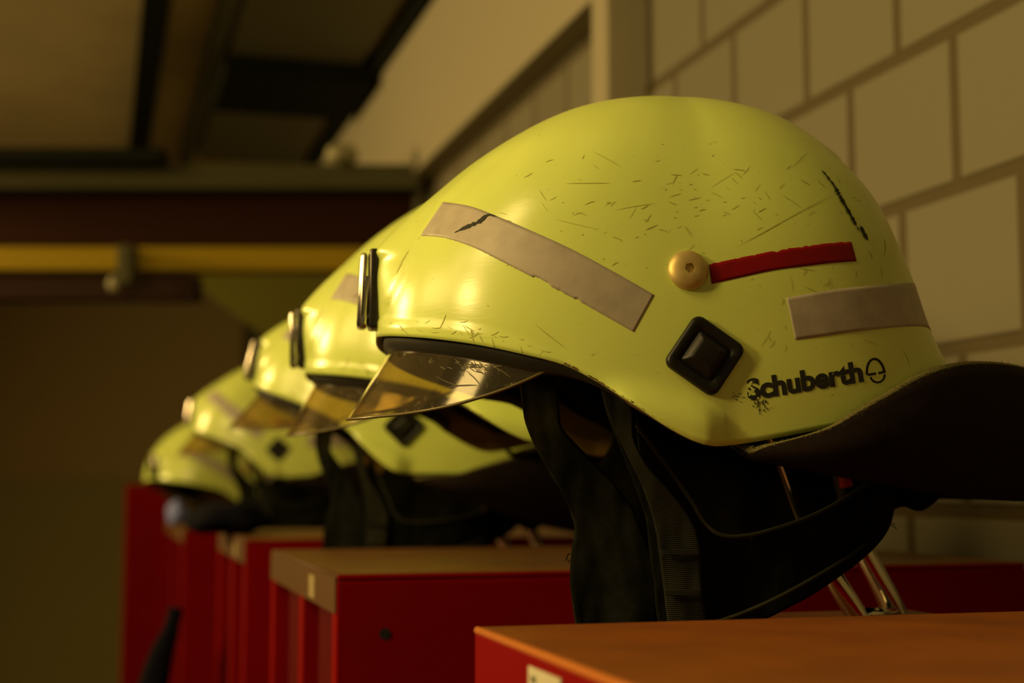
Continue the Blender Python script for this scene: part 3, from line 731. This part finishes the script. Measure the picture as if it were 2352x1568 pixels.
# ------------------------------------------------------------------ lockers
FX = at_Z(1088, 1440, TOP).x
WX = .66
def locker(y0, y1, top, label, header=True, depth=None, lab=None, fx=None, hole=False):
    f = FX if fx is None else fx; bk = WX-.02
    r0 = empty('locker', ((f+bk)/2, (y0+y1)/2, 0))
    cx, cy = r0.location.x, r0.location.y
    hw, hd = (y1-y0)/2, (bk-f)/2; t = .018
    bm = bmesh.new(); ch = .004 if header else .28
    box(bm, -hd, hd, -hw, hw, top-ch, top, .0018 if header else .0025, 3); cap = from_bm('cap', bm, M['red'], r0)
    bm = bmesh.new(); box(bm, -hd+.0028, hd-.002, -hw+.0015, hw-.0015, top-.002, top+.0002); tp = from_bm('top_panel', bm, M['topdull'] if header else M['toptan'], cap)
    bm = bmesh.new(); tube(bm, [(-hd+.0014, -hw+.001, top-.0012), (-hd+.0014, hw-.001, top-.0012)], .0016, 10); from_bm('edge_glint', bm, M['header'] if header else M['edge'], cap, True)  # added strip standing in for light caught by the front edge
    for s in (-1, 1):
        boxobj('side_panel', (-hd, hd, s*hw-(t if s > 0 else 0), s*hw+(t if s < 0 else 0), .02, top-ch), M['red'], r0, .0015)
    boxobj('back_panel', (hd-.012, hd, -hw+t, hw-t, .02, top-ch), M['red'], r0)
    boxobj('plinth', (-hd+.03, hd, -hw, hw, 0, .02), M['hole'], r0)
    if header:
        h = boxobj('header', (-hd-.0008, -hd+.011, -hw+.001, hw-.001, top-.024, top-.0016), M['header'], r0)
        boxobj('header_tag', (-hd-.0016, -hd-.0006, -hw+.085, -hw+.11, top-.021, top-.006), M['oldtag'], h)
        boxobj('divider', (-hd+.002, -hd+.03, -.012, .012, .02, top-.024), M['red'], r0)
        for s in (-1, 1):
            a_, b_ = (-hw+t, -.012) if s < 0 else (.012, hw-t)
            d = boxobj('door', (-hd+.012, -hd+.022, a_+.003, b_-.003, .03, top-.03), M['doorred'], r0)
            bm = bmesh.new(); box(bm, -hd+.001, -hd+.012, b_-.03, b_-.018, 1.0, 1.1, .003); from_bm('door_handle', bm, M['darksteel'], d)
    else:
        boxobj('door', (-hd, -hd+.012, -hw+t, hw-t, .03, top-ch-.001), M['red'], r0, .001)
    if lab:
        bm = bmesh.new(); box(bm, -hd-.0008, -hd-.0002, lab[0]-cy, lab[1]-cy, lab[2], lab[3]); p = from_bm('name_card', bm, M['paper'], r0)
        bm = bmesh.new(); w = lab[1]-lab[0]; R2 = random.Random(5)
        for row in range(3):
            y = lab[1]-cy-.004
            while y > lab[0]-cy+.008:
                L = R2.uniform(.0009, .0022); zz = lab[3]-.0028-row*.0042
                box(bm, -hd-.0011, -hd-.0008, y-L, y, zz-R2.uniform(.0012, .0026), zz); y -= L+R2.uniform(.0005, .0013)
                if row == 0 and y < lab[1]-cy-.007: break
        from_bm('card_print', bm, M['ink'], p)
    if hole:
        Ph = at_Y(884, 1455, y0)
        bm = bmesh.new(); tube(bm, [(Ph.x-cx, -hw-.0006, Ph.z), (Ph.x-cx, -hw+.001, Ph.z)], .0035, 20)
        from_bm('screw_hole', bm, M['hole'], r0)
    tag(r0, label, 'locker', 'red lockers along the wall')
    return r0
YA = D0; YB = at_Z(760, 1320, TOP).y; YC = at_Z(610, 1263, TOP).y; W_ = .325
P1, P2 = at_X(1218, 1528, FX), at_X(1292, 1548, FX)
locker(YA-.36, YA, TOP, 'nearest red locker with orange-brown sheen on its top and white name card at lower right', header=False, lab=(P2.y, P1.y, P1.z-.045, P1.z))
locker(YB, YC, TOP, 'second tall red locker with brown header and small hole in its side', hole=True)
YD = at_Z(540, 1240, TOP).y
locker(YD, YD+.33, TOP, 'third tall red locker, blurred, behind and left of the second')
locker(YD+1.06, YD+1.75, TOP-.022, 'farthest blurred red locker under the leftmost helmet', header=True)
# narrow red upright at the far end
a_, b_ = at_Y(290, 1112, 3.2), at_Y(392, 1112, 3.2)
o = boxobj('upright_panel', (a_.x, b_.x, 3.2, 3.24, 0, a_.z), M['red'], bev=.002); tag(o, 'tall narrow red upright panel at the far left end of the locker row', 'panel')
# odds and ends lying on the far lockers
def blob(name, px, py, Y, rx, ry, rz, material, seed):
    bm = bmesh.new(); bmesh.ops.create_icosphere(bm, subdivisions=3, radius=1)
    for v in bm.verts:
        k = 1+.25*noise.noise(v.co*1.7+Vector((seed, 0, 0))); v.co = Vector((v.co.x*rx*k, v.co.y*ry*k, max(v.co.z, -.75)*rz*k))
    o = from_bm(name, bm, material, None, True); P = at_Y(px, py, Y); o.location = P
    return o
o = blob('folded_cloth', 408, 1166, 2.9, .022, .03, .026, M['blue'], 1); o.location.z = TOP-.022+.0195; tag(o, 'small blurred blue cloth on the farthest locker below the leftmost helmet', 'cloth')
o = blob('glove', 525, 1160, 1.64, .046, .055, .020, M['navy'], 2); o.location.z = TOP+.0155; tag(o, 'blurred dark navy glove heaped on the third tall locker', 'glove')
# dark hose at the lower left
bm = bmesh.new(); tube(bm, [at_Y(px, py, 1.7) for px, py in lerp_poly([(405, 1395), (392, 1450), (368, 1510), (345, 1620), (335, 1760), (330, 2400), (330, 4480)], 60)]+[at_Y(330, 4480, 1.7)*0+Vector((at_Y(330, 4480, 1.7).x, 1.7, .004))], [.008+.010*sstep(0, 4, i) for i in range(61)], 18)
o = from_bm('hose', bm, M['navy'], None, True); tag(o, 'blurred black hose standing at the lower left before the red lockers', 'hose')

# ------------------------------------------------------------------ room
def brick_wall():
    m_ = mat('painted_block_wall', (.66, .58, .45), .75)
    n, l, b = nt(m_)
    tc = n.new('ShaderNodeTexCoord'); sp = n.new('ShaderNodeSeparateXYZ'); l.new(tc.outputs['Object'], sp.inputs[0])
    cb = n.new('ShaderNodeCombineXYZ'); l.new(sp.outputs[1], cb.inputs[0]); l.new(sp.outputs[2], cb.inputs[1])
    br = n.new('ShaderNodeTexBrick'); l.new(cb.outputs[0], br.inputs['Vector'])
    br.inputs['Scale'].default_value = 1; br.inputs['Brick Width'].default_value = BWID; br.inputs['Row Height'].default_value = BHEI
    br.inputs['Mortar Size'].default_value = .0080; br.inputs['Mortar Smooth'].default_value = .5; br.inputs['Bias'].default_value = -.2
    br.inputs['Color1'].default_value = (.145, .133, .088, 1); br.inputs['Color2'].default_value = (.132, .121, .079, 1); br.inputs['Mortar'].default_value = (.060, .041, .009, 1)
    l.new(br.outputs['Color'], b.inputs['Base Color'])
    bp = n.new('ShaderNodeBump'); bp.inputs['Strength'].default_value = .6; bp.inputs['Distance'].default_value = .004; bp.invert = True
    l.new(br.outputs['Fac'], bp.inputs['Height']); l.new(bp.outputs[0], b.inputs['Normal'])
    return m_
zL2 = at_X(2200, 429, WX).z; zL3 = at_X(2200, 800, WX).z
BHEI = zL2-zL3
yj = [at_X(px, py, WX).y for px, py in ((2067, 300), (2340, 230))]; BWID = yj[0]-yj[1]
print('BLOCK', BWID, BHEI, 'FX', FX, 'H', H, 'Ys', YA, YB, YC, YD)
def structure(name, dims, material, bev=0.0):
    o = boxobj(name, dims, material, None, bev); o['kind'] = 'structure'; return o
M['wall'] = brick_wall()
w = structure('wall_right', (0, .2, -3, 9, -3, 3), M['wall'])
# texture origin: a joint of the L1-L2 course at y = yj[1]; bed joint at zL2
w.location = (WX, yj[1], zL2)
for v in w.data.vertices:
    v.co.y -= yj[1]
    v.co.z = (-zL2 if v.co.z < 0 else 3.1-zL2)
M['plaster'] = mat('cream_plaster', (.30, .27, .19), .7)
CZ = ZC+1.0
M['ceil'] = speckle(mat('ceiling_boards', (.55, .43, .22), .8), (.47, .37, .19), 3)
structure('floor', (-5, 1.0, -3, 9, -.1, 0), mat('grey_floor', (.16, .15, .10), .6))
structure('ceiling', (-5, WX, .9, 9, CZ, CZ+.1), M['ceil'])
M['farwall'] = mat('brown_far_wall', (.46, .34, .14), .8); M['farlow'] = mat('olive_wainscot', (.36, .31, .11), .8)
structure('wall_back', (-5, WX, 7.0, 7.2, ZC+.02, CZ), M['farwall'])
structure('wall_left', (-5.1, -5, -3, 7.2, 0, CZ), mat('dark_hall_wall', (.10, .08, .04), .8))
structure('trim_1', (-5, WX, 6.97, 7.2, 0, ZC+.02), M['farlow'])
# pilaster and upper wall beam
px_ = at_X(1482, 150, WX).y
structure('trim_2', (WX-.052, WX+.05, px_, px_+.06, 0, CZ), M['plaster'], .003)
zb_ = at_X(950, 345, WX).z
structure('trim_3', (WX-.048, WX+.05, px_+.06, 4.4, ZC+.64, CZ-.02), M['plaster'], .003)
M['black'] = mat('black_steel', (.008, .009, .005), .9, spec=.1); M['olive'] = mat('olive_steel', (.07, .066, .028), .7, spec=.2)
M['maroon'] = mat('maroon_shutter', (.028, .009, .004), .85, spec=.1); M['yellow'] = mat('yellow_paint', (.31, .215, .002), .7, spec=.2)
o = boxobj('ceiling_pipe', (WX-.07, WX-.02, 1.2, 4.4, CZ-.05, CZ-.001), M['black']); tag(o, 'black pipe running along the ceiling above the bright wall beam', 'pipe')
o = boxobj('ceiling_rail', (.06, .115, 1.6, 4.45, CZ-.04, CZ-.001), M['black']); tag(o, 'dark rail along the ceiling at the upper left', 'rail')
o = boxobj('ceiling_rail', (.215, .245, 1.6, 4.45, CZ-.03, CZ-.001), M['olive']); tag(o, 'olive narrow rail along the ceiling, right of the dark rail', 'rail')
o = boxobj('ventilation_duct', (.26, .56, 2.2, 4.3, CZ-.03, CZ-.001), mat('dark_duct', (.09, .08, .035), .6)); tag(o, 'dark flat duct on the ceiling between olive rail and black pipe', 'duct')
o = boxobj('ceiling_box', (.25, .59, 3.2, 3.55, CZ-.075, CZ-.031), M['black']); tag(o, 'dark box under the flat ceiling duct at the upper left', 'box')
def cross(name, x0, x1, y0, y1, Fd, material, label, cat, th=.06):
    k = Fd/FPX; w, h = (x1-x0)*k, (y1-y0)*k
    o = boxobj(name, (-w/2, w/2, 0, th, -h/2, h/2), material, None, .003)
    o.location = CAM+ray((x0+x1)/2, (y0+y1)/2)*Fd; o.rotation_euler = (0, 0, -YAW); tag(o, label, cat); return o
cross('channel', -400, 372, 338, 372, 2.87, M['black'], 'short black channel across the upper left, above the olive beam', 'channel')
cross('crossbeam', -400, 965, 376, 432, 2.96, M['olive'], 'long olive crossbeam across the far ceiling, above the maroon shutter', 'beam')
cross('roller_shutter', -400, 945, 432, 563, 3.03, M['maroon'], 'dark maroon roller shutter box between olive beam and yellow rail', 'shutter')
cross('guard_rail', -400, 850, 566, 620, 2.99, M['yellow'], 'long yellow rail crossing the background', 'rail', .08)
cross('lower_channel', -400, 452, 632, 688, 3.0, mat('dark_maroon_steel', (.03, .014, .01), .8, spec=.1), 'dark maroon channel under the yellow rail', 'channel')
cross('hanger', 268, 302, 560, 650, 2.92, M['olive'], 'short olive hanger crossing the yellow rail', 'hanger', .06)
M['dull'] = mat('dull_plastic', (.28, .26, .15), .6)
o = blob('small_lamp', 258, 652, 2.94, .013, .013, .018, M['dull'], 5); tag(o, 'small pale round fitting under the yellow rail', 'fitting'); o.location = CAM+ray(262, 652)*2.95
o = blob('bulkhead_fitting', 785, 355, 2.85, .035, .03, .022, M['dull'], 6); tag(o, 'pale fitting at the far end of the black ceiling pipe', 'fitting')
# green slanted sheet behind the helmets
Pq = [at_Y(px, py, 3.8) for px, py in ((425, 628), (860, 628), (860, 900), (690, 830))]
bm = bmesh.new(); f_ = [bm.verts.new(p) for p in Pq]; b2 = [bm.verts.new(p+Vector((0, .03, 0))) for p in Pq]
bm.faces.new(f_); bm.faces.new(b2[::-1])
for k in range(4): bm.faces.new((f_[k], b2[k], b2[(k+1) % 4], f_[(k+1) % 4]))
o = from_bm('tarpaulin', bm, mat('green_tarpaulin', (.20, .19, .02), .7)); tag(o, 'blurred olive-green slanted tarpaulin hanging behind the second helmet', 'tarpaulin')

# ------------------------------------------------------------------ light
def area(name, loc, target, sx, sy, power, col=(1, .68, .23)):
    d = bpy.data.lights.new(name, 'AREA'); d.shape = 'RECTANGLE'; d.size = sx; d.size_y = sy; d.energy = power; d.color = col
    o = bpy.data.objects.new(name, d); COL.objects.link(o); o.location = loc
    o.rotation_euler = (Vector(target)-Vector(loc)).to_track_quat('-Z', 'Y').to_euler()
    return o
area('hall_lamp', (-1.6, 1.2, ZC+.95), O1, .9, .9, 22)
area('hall_lamp', (-1.55, .32, ZC+.66), O1, .15, .34, 18)
area('hall_lamp', (-.80, .42, ZC+.985), (-.5, .42, ZC), .26, .62, 9.5)
area('hall_lamp', (-1.9, 3.2, ZC+.85), (WX, 2.2, ZC+.2), .5, .5, 56)
wd = bpy.data.worlds.new('world'); S.world = wd; wd.use_nodes = True
bg = wd.node_tree.nodes['Background']; bg.inputs[0].default_value = (1, .70, .25, 1); bg.inputs[1].default_value = .12
S.view_settings.view_transform = 'Standard'; S.view_settings.look = 'None'; S.view_settings.gamma = 1; S.view_settings.exposure = 0
S.view_settings.use_curve_mapping = False
S.cycles.transparent_max_bounces = 24
